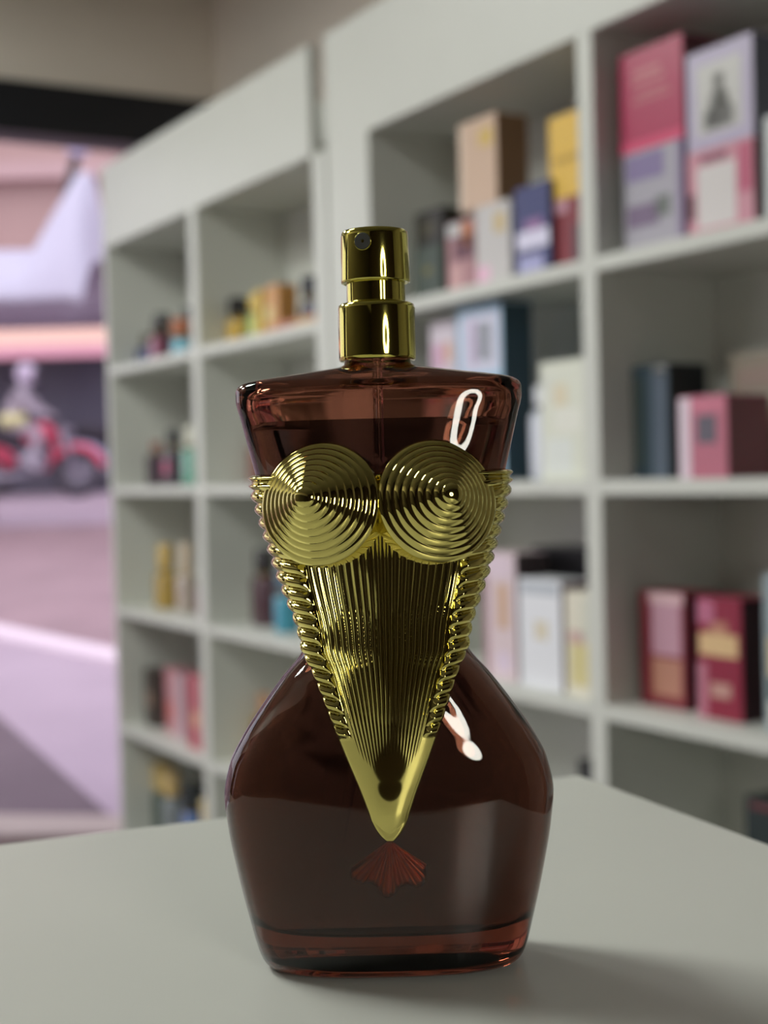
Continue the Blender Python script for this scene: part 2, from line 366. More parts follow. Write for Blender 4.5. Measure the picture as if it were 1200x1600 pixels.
# lower shelf
carton(-.326, .03, LEV['C'], .09, .06, .203, (222, 202, 208), 'tall pale pink perfume box right of the bottle waist', GL,
       [('pearl_patch', .1, .8, .9, .97, (226, 206, 220)), ('amber_print', .45, .4, .75, .75, (208, 170, 140)), ('round_print', .4, .06, .8, .22, (222, 204, 224)), ('rose_edge', 0, .0, .14, .8, (170, 130, 142))], side=(66, 56, 58))
carton(-.214, .02, LEV['C'], .106, .06, .166, (234, 235, 242), 'plain white perfume box with faint gold spot on the lower shelf', GL,
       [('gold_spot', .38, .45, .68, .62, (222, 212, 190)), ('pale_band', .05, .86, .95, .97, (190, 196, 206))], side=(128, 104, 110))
carton(-.098, .02, LEV['C'], .074, .06, .153, (228, 222, 206), 'cream floral perfume box touching the tall divider', GL,
       [('gold_print', .15, .1, .7, .5, (218, 206, 150)), ('rose_print', .1, .5, .6, .62, (208, 176, 170)), ('pale_print', .5, .55, .95, .95, (214, 214, 200))])
carton(-.30, .11, LEV['C'] , .15, .08, .208, (22, 20, 24), 'black box standing behind the white perfume boxes', GL)
carton(.036, .05, LEV['C'], .092, .06, .160, (130, 40, 54), 'dark red perfume box with painted pinkish reflection, left of the red pair', GL,
       [('pearl_patch', .25, .45, .9, .9, (196, 150, 168)), ('reflection_top', .2, .9, .95, .99, (220, 184, 190)), ('gold_print', .25, .1, .9, .42, (186, 132, 112)), ('red_edge', .0, .0, .14, 1, (112, 28, 42))], side=(58, 14, 24))  # pale pink areas paint a reflection on the front
carton(.161, .04, LEV['C'], .082, .06, .160, (142, 30, 58), 'wine red perfume box with gold crest, right of the red pair', GL,
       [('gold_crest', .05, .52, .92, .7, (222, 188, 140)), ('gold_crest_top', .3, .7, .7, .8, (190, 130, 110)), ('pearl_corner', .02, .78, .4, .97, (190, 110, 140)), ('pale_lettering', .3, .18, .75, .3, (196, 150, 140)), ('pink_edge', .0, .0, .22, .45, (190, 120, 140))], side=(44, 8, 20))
carton(.215, .13, LEV['C'], .09, .05, .178, (86, 24, 36), 'maroon perfume box behind the wine red one', GL)
carton(.292, .03, LEV['C'], .08, .06, .196, (150, 164, 170), 'grey blue perfume box with gold print at right picture edge', GL, [('gold_print', .1, .35, .8, .6, (206, 190, 150)), ('white_print', .1, .05, .8, .2, (220, 220, 214)), ('green_print', .1, .2, .8, .34, (70, 96, 92))])
# shelf below
carton(.223, .06, LEV['D'], .1, .07, .214, (36, 48, 48), 'very dark green perfume box low at the right edge above the counter', 'dark boxes on the low shelf of the large shelving', [('red_lettering', .1, .93, .9, .97, (110, 60, 64))])
carton(-.178, .10, LEV['D'], .09, .07, .19, (30, 34, 34), 'black perfume box just over the counter corner beside the divider', 'dark boxes on the low shelf of the large shelving')
# left unit
B = 'bottles on the %s shelf of the street side shelving'
B1, B2, B3, B4, B5 = B % 'top', B % 'second', B % 'third', B % 'fourth', B % 'fifth'
flask(-1.95, .09, LEV['A'], .075, .05, .085, (48, 60, 112), (90, 84, 70), 'low blue scent bottle at far left of the top shelf', B1, caph=.3)
flask(-1.865, .10, LEV['A'], .06, .045, .13, (48, 44, 54), (40, 38, 44), 'tall black scent bottle beside the low blue one', B1, caph=.25, capw=.7)
flask(-1.80, .06, LEV['A'], .045, .035, .105, (150, 82, 110), (58, 50, 56), 'dusky pink scent bottle with dark cap on the top shelf', B1, caph=.3, capw=.6)
flask(-1.665, .07, LEV['A'], .055, .04, .095, (96, 176, 196), (178, 112, 84), 'cyan scent bottle with copper orange cap on the top shelf', B1, caph=.42, capw=.95)
flask(-1.74, .12, LEV['A'], .05, .04, .135, (58, 56, 64), (44, 44, 50), 'slim dark scent bottle behind the cyan one', B1, caph=.3, capw=.6)
flask(-1.60, .08, LEV['A'], .05, .04, .07, (48, 104, 108), (70, 76, 76), 'small teal scent bottle next to the divider', B1)
flask(-1.352, .08, LEV['A'], .062, .045, .108, (196, 160, 66), (34, 34, 32), 'amber yellow scent bottle with black cap, top shelf', B1, caph=.36, capw=.75)
flask(-1.25, .08, LEV['A'], .05, .04, .102, (160, 186, 84), (206, 176, 70), 'lime green scent bottle with yellow cap', B1, caph=.3, capw=.8)
carton(-1.205, .05, LEV['A'], .035, .04, .105, (206, 172, 62), 'narrow yellow perfume box beside the lime bottle', 'cartons on the street side shelving')
carton(-1.16, .055, LEV['A'], .062, .045, .108, (206, 150, 84), 'orange perfume box with golden disc on the street side shelving', 'cartons on the street side shelving', [('gold_disc', .0, .3, .5, .6, (214, 200, 130))])
flask(-1.03, .11, LEV['A'], .078, .05, .115, (40, 48, 66), (30, 34, 44), 'squat dark navy scent bottle close to the pilaster', B1, caph=.35, capw=.8)
carton(-1.08, .035, LEV['A'], .19, .03, .022, (176, 104, 70), 'flat orange red perfume box lying in front of the navy bottle', 'cartons on the street side shelving', [('gold_print', .5, .2, .95, .8, (190, 150, 70))])
flask(-1.93, .10, LEV['B'], .07, .05, .115, (62, 42, 56), (150, 104, 96), 'dark plum scent bottle with rosy cap, second shelf', B2, caph=.2)
flask(-1.79, .09, LEV['B'], .065, .045, .143, (50, 40, 50), (40, 38, 42), 'black scent bottle with pink label, second shelf', B2, caph=.3, capw=.5, extra=(190, 96, 130))
flask(-1.625, .07, LEV['B'], .055, .04, .142, (90, 160, 136), (206, 204, 190), 'sea green scent bottle with off white cap', B2, caph=.32, capw=.6)
flask(-1.375, .13, LEV['B'], .05, .04, .13, (140, 96, 88), (130, 100, 94), 'faint rosy brown scent bottle behind left shoulder of the big bottle', B2)
flask(-1.87, .09, LEV['C'], .07, .05, .165, (176, 146, 70), (196, 166, 98), 'golden amber scent bottle on the third shelf', B3, caph=.38, capw=.6)
flask(-1.73, .09, LEV['C'], .06, .045, .172, (180, 166, 154), (204, 186, 164), 'pale champagne scent bottle with tall cap, third shelf', B3, caph=.42, capw=.6, neck=(220, 200, 150))
flask(-1.655, .13, LEV['C'], .05, .045, .15, (110, 92, 88), (96, 86, 84), 'brownish grey scent bottle behind the champagne one', B3)
flask(-1.52, .055, LEV['C'], .05, .04, .12, (196, 176, 186), (180, 166, 174), 'pale pink scent bottle against the divider, third shelf', B3)
flask(-1.295, .10, LEV['C'], .075, .05, .172, (74, 44, 54), (48, 44, 46), 'maroon black scent bottle behind left rib of the big bottle', B3, caph=.3, capw=.6)
flask(-1.14, .075, LEV['C'], .05, .045, .135, (58, 150, 176), (88, 112, 128), 'bright turquoise scent bottle beside the maroon one', B3, caph=.35, capw=.9)
carton(-2.0 + .03, .06, LEV['D'], .08, .05, .15, (66, 54, 50), 'dark brown perfume box on the fourth shelf', 'cartons on the street side shelving', [('copper_disc', .2, .35, .7, .6, (150, 120, 106))])
carton(-1.825, .06, LEV['D'], .08, .05, .165, (190, 130, 136), 'dusty rose perfume box left of two pink ones', 'cartons on the street side shelving', [('red_print', .1, .2, .8, .5, (200, 110, 104))])
carton(-1.735, .05, LEV['D'], .06, .05, .160, (198, 166, 176), 'light pink perfume box between rose and red ones', 'cartons on the street side shelving')
carton(-1.60, .03, LEV['D'], .085, .05, .175, (184, 84, 96), 'red perfume box with golden disc beside the divider', 'cartons on the street side shelving', [('gold_disc', .3, .3, .8, .52, (226, 170, 140)), ('pink_edge', .8, 0, 1, 1, (206, 160, 162))])
flask(-1.36, .12, LEV['D'], .06, .045, .15, (186, 148, 76), (196, 150, 116), 'tan yellow scent bottle behind left hip of the big bottle', B4, caph=.3)
flask(-1.96, .10, LEV['E'], .06, .05, .21, (62, 80, 72), (206, 180, 120), 'dark green scent bottle with gold cap, lowest in view', B5, caph=.32, capw=.9)
flask(-1.87, .09, LEV['E'], .055, .05, .205, (140, 146, 150), (206, 176, 120), 'grey scent bottle with gold cap above the counter edge', B5, caph=.3, capw=.8)
flask(-1.73, .09, LEV['E'], .08, .05, .19, (66, 104, 160), (56, 60, 64), 'royal blue scent bottle with charcoal cap above the counter edge', B5, caph=.28, capw=.8)
flask(-1.575, .07, LEV['E'], .06, .045, .19, (196, 186, 150), (222, 200, 150), 'pale gold scent bottle against the divider, lowest in view', B5, caph=.3, capw=.8)

# ------------------------------------------------------------------ THE PERFUME BOTTLE
BX, BY = -.0006, .3602
bottle = empty('perfume_bottle', (BX, BY, 0), 0., 'large amber glass torso shaped perfume bottle with gold corset and sprayer', 'perfume bottle')
PROF = np.array([  # z, half width, half depth, exponent
    (0.0000, .0292, .0134, 2.7), (.0006, .0312, .0155, 2.8), (.0018, .0327, .0170, 2.8), (.0040, .0338, .0181, 2.8), (.0122, .0361, .0191, 2.7),
    (.0227, .0386, .0197, 2.6), (.0358, .0411, .0193, 2.5), (.0431, .0418, .0188, 2.5), (.0511, .0403, .0181, 2.5),
    (.0584, .0367, .0174, 2.4), (.0649, .0324, .0167, 2.4), (.0730, .0264, .0157, 2.3), (.0795, .0211, .0149, 2.3), (.0835, .0197, .0144, 2.3),
    (.0876, .0205, .0140, 2.4), (.0932, .0222, .0140, 2.5), (.1013, .0251, .0143, 2.6), (.1108, .0280, .0147, 2.8),
    (.1252, .0317, .0154, 3.0), (.1380, .0348, .0145, 3.0), (.1432, .0360, .0140, 3.0), (.1452, .0360, .0137, 3.0), (.1464, .0354, .0134, 3.0),
    (.1473, .0340, .0128, 3.0), (.1479, .0316, .0121, 2.9), (.1489, .0243, .0110, 2.7), (.1500, .0162, .0100, 2.3), (.1508, .0106, .0092, 2.0), (.1515, .0086, .0085, 2.0), (.1545, .0080, .0080, 2.0)])
def pchip(x, y, xs):
    h = np.diff(x); d = np.diff(y) / h; m = np.zeros_like(y); m[0] = d[0]; m[-1] = d[-1]
    for i in range(1, len(x) - 1):
        if d[i - 1] * d[i] > 0:
            w1 = 2 * h[i] + h[i - 1]; w2 = h[i] + 2 * h[i - 1]; m[i] = (w1 + w2) / (w1 / d[i - 1] + w2 / d[i])
    xs = np.clip(np.asarray(xs, float), x[0], x[-1]); k = np.clip(np.searchsorted(x, xs) - 1, 0, len(x) - 2)
    t = (xs - x[k]) / h[k]
    return (2*t**3-3*t**2+1)*y[k] + (t**3-2*t**2+t)*h[k]*m[k] + (-2*t**3+3*t**2)*y[k+1] + (t**3-t**2)*h[k]*m[k+1]
def body_at(z):
    return pchip(PROF[:, 0], PROF[:, 1], z), pchip(PROF[:, 0], PROF[:, 2], z), pchip(PROF[:, 0], PROF[:, 3], z)
def loft(rings, seg=128):
    """rings: (z, a, b, n)"""
    V, Fc = [], []
    for (z, a, b, n) in rings:
        for k in range(seg):
            an = 2 * math.pi * (k + .5) / seg; c, s = math.cos(an), math.sin(an)
            V.append((a * math.copysign(abs(c) ** (2 / n), c), b * math.copysign(abs(s) ** (2 / n), s), z))
    for i in range(len(rings) - 1):
        for k in range(seg):
            k2 = (k + 1) % seg; Fc.append((i * seg + k, i * seg + k2, (i + 1) * seg + k2, (i + 1) * seg + k))
    N = len(rings); V.append((0, 0, rings[0][0])); V.append((0, 0, rings[-1][0]))
    for k in range(seg):
        k2 = (k + 1) % seg
        Fc.append((N * seg, k2, k)); Fc.append((N * seg + 1, (N - 1) * seg + k, (N - 1) * seg + k2))
    return V, Fc
def zs_dense():
    out = []
    for i in range(len(PROF) - 1):
        z0, z1 = PROF[i, 0], PROF[i + 1, 0]; k = max(2, int((z1 - z0) / .0009))
        out += [z0 + (z1 - z0) * j / k for j in range(k)]
    return np.array(out + [PROF[-1, 0]])
zz = zs_dense(); A_, B_, N_ = body_at(zz)
rings_out = [(0.0006, .010, .005, 2.2), (.0003, .024, .0095, 2.5)] + [(z, a, b, n) for z, a, b, n in zip(zz, A_, B_, N_)]
Vo, Fo = loft(rings_out)
# cavity, following the outside at wall thickness
def cavity(z0, z1, grow=0., rnd=.004):
    zc = np.concatenate([np.linspace(z0, z0 + rnd, 12), np.linspace(z0 + rnd, min(z1, .1455), 110)[1:]])
    if z1 > .15: zc = np.concatenate([zc, np.linspace(.1455, z1, 26)[1:]])
    a, b, n = body_at(zc + np.clip((zc - .1325) * .13, 0, .003)); R_ = []
    for z, aa, bb, nn in zip(zc, a, b, n):
        wa, wb = .0040, .0030
        if z > .147: wa, wb = .0034, .0028
        ai, bi = max(aa - wa, .0052), max(bb - wb, .0052)
        t = np.clip((z - z0) / rnd, 0, 1); k = math.sqrt(max(0, 1 - (1 - t) ** 2))
        ai, bi = ai - (1 - k) * rnd * 1.3, bi - (1 - k) * rnd
        R_.append((z, ai + grow, bi + grow, nn))
    return R_
cav = cavity(.0106, .1544)
Vc, Fc_ = loft(cav, 112)
off = len(Vo)
glass = obj_from('glass_body', Vo, Fo, amber_glass, bottle, True)
# merge the cavity (facing inwards) into the glass body
def join_inner(o, V2, F2):
    bm = bmesh.new(); bm.from_mesh(o.data)
    vs = [bm.verts.new(v) for v in V2]
    fs = [bm.faces.new([vs[i] for i in f]) for f in F2]
    bmesh.ops.recalc_face_normals(bm, faces=fs)
    bmesh.ops.reverse_faces(bm, faces=fs)
    for f in fs: f.smooth = True
    nf = len(fs); bm.to_mesh(o.data); bm.free()
    at = o.data.attributes.new('lacquer', 'FLOAT', 'FACE'); tot = len(o.data.polygons)
    at.data.foreach_set('value', [1.0] * (tot - nf) + [0.0] * nf)
join_inner(glass, Vc, Fc_)
sharpen(glass, 50)
LIQ = .1374
lv = cavity(.0106, LIQ, .00012)
lv = [(z - (.0001 if i < 4 else 0), a, b, n) for i, (z, a, b, n) in enumerate(lv)]
zt, at, bt, nt = lv[-1]
lv[-1] = (zt, at - .0002, bt - .0002, nt)
liq = obj_from('perfume', *loft(lv, 112), perfume, bottle, True); sharpen(liq, 40)

# gold corset plate
def sstep(e0, e1, x):
    t = np.clip((x - e0) / (e1 - e0), 0, 1); return t * t * (3 - 2 * t)
HWZ = np.array([.0352, .0357, .0366, .0393, .0430, .0467, .055, .0638, .0698, .0762, .0819, .0960])
HWV = np.array([.0004, .0013, .0023, .0040, .0054, .0067, .0100, .0134, .0155, .0178, .0200, .0222])
NU, NVV = 301, 440
ztop, zbot = .1243, .0352
zr = np.concatenate([np.linspace(ztop, .040, NVV), .040 - (.040 - zbot) * np.sin(np.linspace(0, math.pi / 2, 26))[1:]])
su = np.linspace(-1, 1, NU)
Z, S = np.meshgrid(zr, su, indexing='ij')
a, b, n = body_at(Z); hwp = pchip(HWZ, HWV, np.minimum(Z, .0960))
wb = sstep(.0770, .0930, Z)
ax = a + .0003 + .0075 * np.exp(-((Z - .0815) / .0105) ** 2)
X = wb * (a + .0003) * np.sin(S * math.pi / 2) + (1 - wb) * S * np.minimum(hwp, ax * .999)
q = np.clip(np.abs(X) / ax, 0, 1)
Yb = (b + .0003) * (1 - q ** n) ** (1 / n)
nx = np.sign(X) * q ** (n - 1) / ax; ny = -np.clip(Yb / (b + .0003), 0, 1) ** (n - 1) / (b + .0003)
L = np.hypot(nx, ny) + 1e-9; nx /= L; ny /= L
# keep the side ends pointing outwards
hw_act = wb * (a + .0003) + (1 - wb) * np.minimum(hwp, ax)
fx = np.abs(X) / np.maximum(hw_act, 1e-6)
xb = .69 * hw_act
front = pchip(np.array([.030, .0352, .0370, .0400, .0425, .050, .060, .070, .085, .105, .125]), np.array([.0194, .0198, .0205, .0213, .0216, .0211, .0203, .0195, .0185, .0179, .0176]), Z)
kw = sstep(.086, .106, Z)
keel = (1 - kw) * np.clip(front - .0012 * fx ** 2 - Yb - .0012, 0, .012) * (1 - fx ** 5) + kw * np.clip(front - b - .0012, 0, .01) * (1 - fx ** 3)
thick = .0012 + keel
zp = Z - .18 * (np.abs(X) - xb)
rib_on = sstep(0, .0016, np.abs(X) - xb) * sstep(.0595, .0615, Z) * (1 - sstep(.1215, .1225, Z))
pitch = .0033
rib = .00125 * np.abs(np.sin(math.pi * zp / pitch)) ** .8
flu_on = (1 - sstep(-.0008, .0, np.abs(X) - xb)) * sstep(.052, .080, Z)
NF = 21
fl = .00060 * np.abs(np.sin(math.pi * (fx / .69 * NF / 2 + .5)))
groove = -.0005 * np.exp(-((np.abs(X) - xb) / .00035) ** 2) * sstep(.066, .074, Z)
rim = .0007 * np.exp(-((Z - .1236) / .0006) ** 2)
H = thick + rib_on * rib + flu_on * fl + groove + rim
edge_d = np.minimum((1 - np.abs(S)) * np.maximum(hw_act, .002), np.minimum(ztop - Z, (Z - zbot) * 1.5))
H = .0002 + (H - .0002) * np.sqrt(np.clip(1 - (1 - np.clip(edge_d / .0011, 0, 1)) ** 2, 0, 1))
XF = X + nx * H; YF = -Yb + ny * H
XB = X + nx * .0001; YB = -Yb + ny * .0001
nr, nc = Z.shape
V = [(XF[i, j], YF[i, j], Z[i, j]) for i in range(nr) for j in range(nc)] + [(XB[i, j], YB[i, j], Z[i, j]) for i in range(nr) for j in range(nc)]
Fc = []; O = nr * nc
for i in range(nr - 1):
    for j in range(nc - 1):
        v0 = i * nc + j; Fc.append((v0, v0 + nc, v0 + nc + 1, v0 + 1)); Fc.append((O + v0, O + v0 + 1, O + v0 + nc + 1, O + v0 + nc))
for i in range(nr - 1):
    v0 = i * nc; v1 = v0 + nc - 1
    Fc.append((v0, O + v0, O + v0 + nc, v0 + nc)); Fc.append((v1, v1 + nc, O + v1 + nc, O + v1))
for j in range(nc - 1):
    Fc.append((j, j + 1, O + j + 1, O + j)); v0 = (nr - 1) * nc + j; Fc.append((v0, O + v0, O + v0 + 1, v0 + 1))
corset = obj_from('corset_plate', V, Fc, gold, bottle, True)
corset['label'] = 'polished gold ribbed corset plate'

# cone cups
def cone(sx, yaw, pit):
    R_, Hc, NR = .01515, .0118, 8
    pc = R_ / (NR + .6); prof = [(R_ * .985, -.0075), (R_, -.0068), (R_, -.0006)]
    rs = np.linspace(R_, 0.00001, 260)
    slope = math.atan2(Hc, R_)
    for rr in rs:
        t = rr / R_
        h = Hc * (1 - t) ** 1.04
        dome = 1.45 * pc
        if rr < dome: h = Hc * (1 - dome / R_) ** 1.04 + .0011 * math.sqrt(max(0, 1 - (rr / dome) ** 2)); w = 0
        else: w = 1
        phase = (rr - dome) / (R_ - dome) * NR
        amp = .00026 * w * abs(math.sin(math.pi * phase))
        prof.append((rr + amp * math.sin(slope), h + amp * math.cos(slope)))
    V, Fc = lathe_data(prof, 180)
    o = obj_from('cone_cup', V, Fc, gold, corset, True); sharpen(o, 60)
    zax = Vector((sx * math.sin(yaw) * math.cos(pit), -math.cos(yaw) * math.cos(pit), math.sin(pit))).normalized()
    o.rotation_euler = zax.to_track_quat('Z', 'Y').to_euler()
    o.location = (sx * .01425 - .0006, -.0178, .1171)
    return o
cone(-1, math.radians(19), math.radians(11))
cone(1, math.radians(19), math.radians(11))

# sprayer and collar
lathe('collar', [(.0070, .1526), (.0094, .1524), (.0097, .1527), (.00975, .1536), (.00972, .1655), (.0095, .1664), (.0088, .1668), (.0076, .1670), (.0074, .1672), (.0074, .1700)], gold_cap, bottle, 96, 60)
spr = lathe('sprayer', [(.0070, .1668), (.00742, .1669), (.00742, .1722), (.0078, .1722), (.0083, .1719), (.00868, .1721), (.00872, .1726), (.0085, .1836), (.0083, .1846), (.0079, .1850), (.004, .1853), (.0002, .1854)], gold_cap, bottle, 96, 60)
an = math.radians(-90 - 20); m_noz = mat('grey_nozzle_insert', (66, 66, 64), .6)
noz = lathe('nozzle', [(.00205, 0), (.00205, .0006), (.0019, .0008), (.0005, .0008), (.0004, .0004)], m_noz, spr, 40)
noz.location = (.0081 * math.cos(an), .0081 * math.sin(an), .1814)
noz.rotation_euler = Vector((math.cos(an), math.sin(an), 0)).to_track_quat('Z', 'Y').to_euler()
noz['label'] = 'grey round nozzle'
rng = tube('nozzle_rim', [(.00215 * math.cos(2*math.pi*k/40), .00215 * math.sin(2*math.pi*k/40), .0005) for k in range(40)], .00012, gold_cap, spr, 8, True)
rng.location = noz.location; rng.rotation_euler = noz.rotation_euler
# added fan standing in for the reflected flutes under the corset tip
Vp, Fp = [], []; npl, nrd = 81, 14
for j in range(nrd):
    rr = .0004 + (j / (nrd - 1)) * .0122
    for i in range(npl):
        t = i / (npl - 1); ph = math.radians(-58 + 116 * t); wob = 1 + .10 * math.sin(t * 17.0)
        Vp.append((rr * wob * math.sin(ph) * .9, -.0157 - .0011 * abs(math.sin(t * math.pi * 8.5)) * min(1, j / 4), .0348 - rr * wob * math.cos(ph)))
nb = len(Vp); Vp += [(x, y + .0006, z) for x, y, z in Vp]
for j in range(nrd - 1):
    for i in range(npl - 1):
        v = j * npl + i; Fp += [(v, v + 1, v + npl + 1, v + npl), (nb + v, nb + v + npl, nb + v + npl + 1, nb + v + 1)]
for j in range(nrd - 1):
    for i in (0, npl - 1):
        v = j * npl + i; Fp.append((v, v + npl, nb + v + npl, nb + v))
for i in range(npl - 1):
    for j in (0, nrd - 1):
        v = j * npl + i; Fp.append((v, v + 1, nb + v + 1, nb + v))
fan = obj_from('reflection_fan', Vp, Fp, mat('copper_reflection', (240, 160, 112), .3, .9), bottle, True); fan['label'] = 'added copper brown fan imitating reflected flutes inside the glass'
# dip tube: straight down behind the corset, bending to the left at the foot
pts = []
for k in range(40):
    t = k / 39; z = .1540 - t * (.1540 - .0118)
    xx = -.0002 - .0172 * max(0, (t - .25) / .75) ** 1.7
    pts.append((xx, .0015 + .002 * t, z))
tube('dip_tube', pts, .0013, clear_tube, bottle, 16)

# ------------------------------------------------------------------ the street outside
def gz(y): return FLOOR + .066 * (min(y, 19.5) - 4) - .0
m_road = mat('rosy_brick_paving', (152, 128, 134), .85, noise=.12, nscale=2.2)
m_side = mat('pale_lilac_pavement', (170, 154, 168), .8, noise=.05, nscale=2)
m_kerb = mat('light_kerb_stone', (226, 212, 222), .7)
m_dkpav = mat('dark_mauve_paving', (104, 90, 98), .85, noise=.08, nscale=3)
m_beige = mat('beige_doorstep', (176, 164, 156), .7)
def slab(name, poly, top_off, th, m, kind='structure'):
    V = [(x, y, gz(y) + top_off) for x, y in poly] + [(x, y, gz(y) + top_off - th) for x, y in poly]; n = len(poly)
    Fc = [tuple(range(n)), tuple(reversed(range(n, 2 * n)))] + [(i, (i + 1) % n, n + (i + 1) % n, n + i) for i in range(n)]
    o = obj_from(name, V, Fc, m)
    if kind: o['kind'] = kind
    return o
V = [(-30, 4.35, gz(4.35) - .02), (14, 4.35, gz(4.35) - .02), (14, 19.5, gz(19.5) - .02), (-30, 19.5, gz(19.5) - .02), (-30, 40, gz(20) - .02), (14, 40, gz(20) - .02)]
V += [(x, y, z - .2) for x, y, z in V]
o = obj_from('road', V, [(0, 1, 2, 3), (3, 2, 5, 4), (7, 6, 9, 8), (8, 9, 10, 11), (0, 3, 9, 6), (1, 7, 8, 2), (3, 4, 10, 9), (2, 8, 11, 5), (4, 5, 11, 10), (0, 6, 7, 1)], m_road); o['kind'] = 'structure'
m_asph = mat('side_street_paving', (176, 168, 172), .85, noise=.08, nscale=2)
wbox('side_street', -14, 6, -16, N_L - .2, FLOOR - .15, FLOOR - .02, m_asph, 'structure')
pv_out = [(-5.2, 11.5), (-2.29, 8.48), (-.10, 6.22), (.1, 5.0)]; pv_in = [(-4.5, 11.5), (-1.66, 6.12), (-.87, 4.6), (-.3, 4.5)]
V = [(x, y, gz(y)) for x, y in pv_out + pv_in] + [(x, y, gz(y) - .02) for x, y in pv_out + pv_in]
Fq = []
for i in range(3): Fq += [(i, i + 1, i + 5, i + 4), (i + 8, i + 12, i + 13, i + 9), (i, i + 8, i + 9, i + 1), (i + 4, i + 5, i + 13, i + 12)]
Fq += [(0, 4, 12, 8), (3, 11, 15, 7)]
obj_from('pavement', V, Fq, m_side)['kind'] = 'structure'
slab('kerb', [(-5.2, 11.5), (-2.29, 8.48), (-.10, 6.22), (-.22, 6.12), (-2.36, 8.30), (-5.35, 11.4)], .03, .08, m_kerb)
slab('ramp', [(-1.66, 6.12), (-.87, 4.6), (-1.6, 4.72), (-3.2, 4.9), (-5.0, 11.5), (-4.5, 11.5)], .002, .03, m_dkpav)
slab('doorstep', [(-.5, 4.66), (-.5, 4.5), (-3.4, 4.62), (-3.4, 5.02)], .01, .06, m_beige)
slab('far_pavement', [(-16, 15.0), (4, 15.0), (4, 19.4), (-16, 19.4)], .002, .03, m_side)

m_fac = mat('pink_stucco', (172, 146, 142), .85, noise=.05, nscale=1)
m_fac2 = mat('pink_stucco_pilaster', (186, 160, 160), .85)
m_dkshop = mat('shop_shade_dark', (84, 82, 98), .7)  # dark tone paints the shade inside the open shop; upper panes share it
bld = empty('shop_building', (0, 20.6, gz(20) - .02), 0, 'pink stucco shop building with ground floor painted as dark shop shade across the street', 'building')
g0 = gz(20) - .02
box('ground_floor', -14, 4, .4, 4, 0, 2.1, m_dkshop, bld)
box('upper_storey', -14, 4, 0, 4, 2.1, 9.5, m_fac, bld)
box('cornice', -14, 4, -.25, 0, 4.5, 4.75, m_fac2, bld)
for x in (-12.4, -9.4, -6.4, -3.6, -.8): box('pilaster', x, x + .45, -.12, 0, 2.6, 9.5, m_fac2, bld)
for x in (-11.2, -8.2, -2.4):
    f_ = box('window', x, x + 1.3, -.05, 0, 5.2, 7.0, m_fac2, bld); box('pane', .12 + x, x + 1.18, -.06, -.05, 5.3, 6.9, m_dkshop, f_)
# awning with three colour bands
aw = empty('awning', (-13.5, 20.6, 0), 0, 'red, peach and pink banded awning over the dark shop front', 'awning')
def band(name, z0, z1, y0, y1, m):
    V = [(0, y0, z0), (9.7, y0, z0), (9.7, y1, z1), (0, y1, z1)]; V += [(x, y + .05, z - .02) for x, y, z in V]
    obj_from(name, V, [(0, 1, 2, 3), (7, 6, 5, 4), (0, 4, 5, 1), (1, 5, 6, 2), (2, 6, 7, 3), (3, 7, 4, 0)], m, aw)
band('red_band', 2.30, 2.58, -.55, -.25, mat('awning_red', (206, 110, 126), .8))
band('peach_band', 2.03, 2.28, -.75, -.55, mat('awning_peach', (224, 188, 172), .8))
band('pink_band', 1.86, 2.03, -.80, -.75, mat('awning_pink', (206, 150, 166), .8))
# white canopy
def canopy():
    xs = np.linspace(-7.0, -2.69, 90); V, Fc = [], []
    top = []
    for x in xs:
        if x < -3.27: h = 2.42 + .03 * math.sin((x + 7) * 1.3)
        elif x < -2.87: h = 2.42 + .72 * ((x + 3.27) / .40) ** .9
        elif x < -2.76: h = 3.14
        else: h = 3.14 - .85 * min(1, (x + 2.76) / .06) ** .8
        top.append(max(h, 2.1))
    ny = 13
    for x, h in zip(xs, top):
        for k in range(ny):
            t = k / (ny - 1) * 2 - 1
            V.append((x, t * 1.0, 1.86 + (h - 1.86) * (1 - abs(t) ** 2.2)))
    n0 = len(V)
    V += [(x, y, z - .03 if abs(z - 1.86) > 1e-6 else z - .12) for x, y, z in V]
    for i in range(len(xs) - 1):
        for k in range(ny - 1):
            v = i * ny + k; Fc.append((v, v + ny, v + ny + 1, v + 1)); Fc.append((n0 + v, n0 + v + 1, n0 + v + ny + 1, n0 + v + ny))
    for i in range(len(xs) - 1):
        for k in (0, ny - 1):
            v = i * ny + k; Fc.append((v, v + ny, n0 + v + ny, n0 + v))
    for k in range(ny - 1):
        for i in (0, len(xs) - 1):
            v = i * ny + k; Fc.append((v, v + 1, n0 + v + 1, n0 + v))
    return V, Fc
cz = gz(14)
cn = empty('market_canopy', (0, 14, 0), 0, 'white peaked market canopy hanging over the street at upper left', 'canopy')
obj_from('canopy_cloth', *canopy(), mat('white_canvas', (186, 186, 204), .8), cn, True)
for x in (-6.9, -5.9):
    for y in (-.9, .9): tube('pole', [(x, y, cz - .02), (x, y, 1.9)], .03, m_alu, cn)
sl = empty('street_lamp', (-4.25, 15.3, gz(15.3)), 0, 'dark street lamp with pale globe above the white canopy', 'street lamp')
g1 = gz(15.3)
tube('pole', [(0, 0, 0), (0, 0, 2.3 - g1), (.35, 0, 2.50 - g1), (.78, 0, 2.62 - g1), (.92, 0, 3.1 - g1), (1.06, 0, 3.62 - g1)], .05, m_black, sl)
gl = lathe('globe', [(.02, -.14), (.09, -.11), (.14, -.03), (.145, .03), (.1, .11), (.03, .145)], mat('lamp_globe', (206, 200, 226), .3), sl, 32)
gl.location = (1.08, 0, 3.72 - g1)

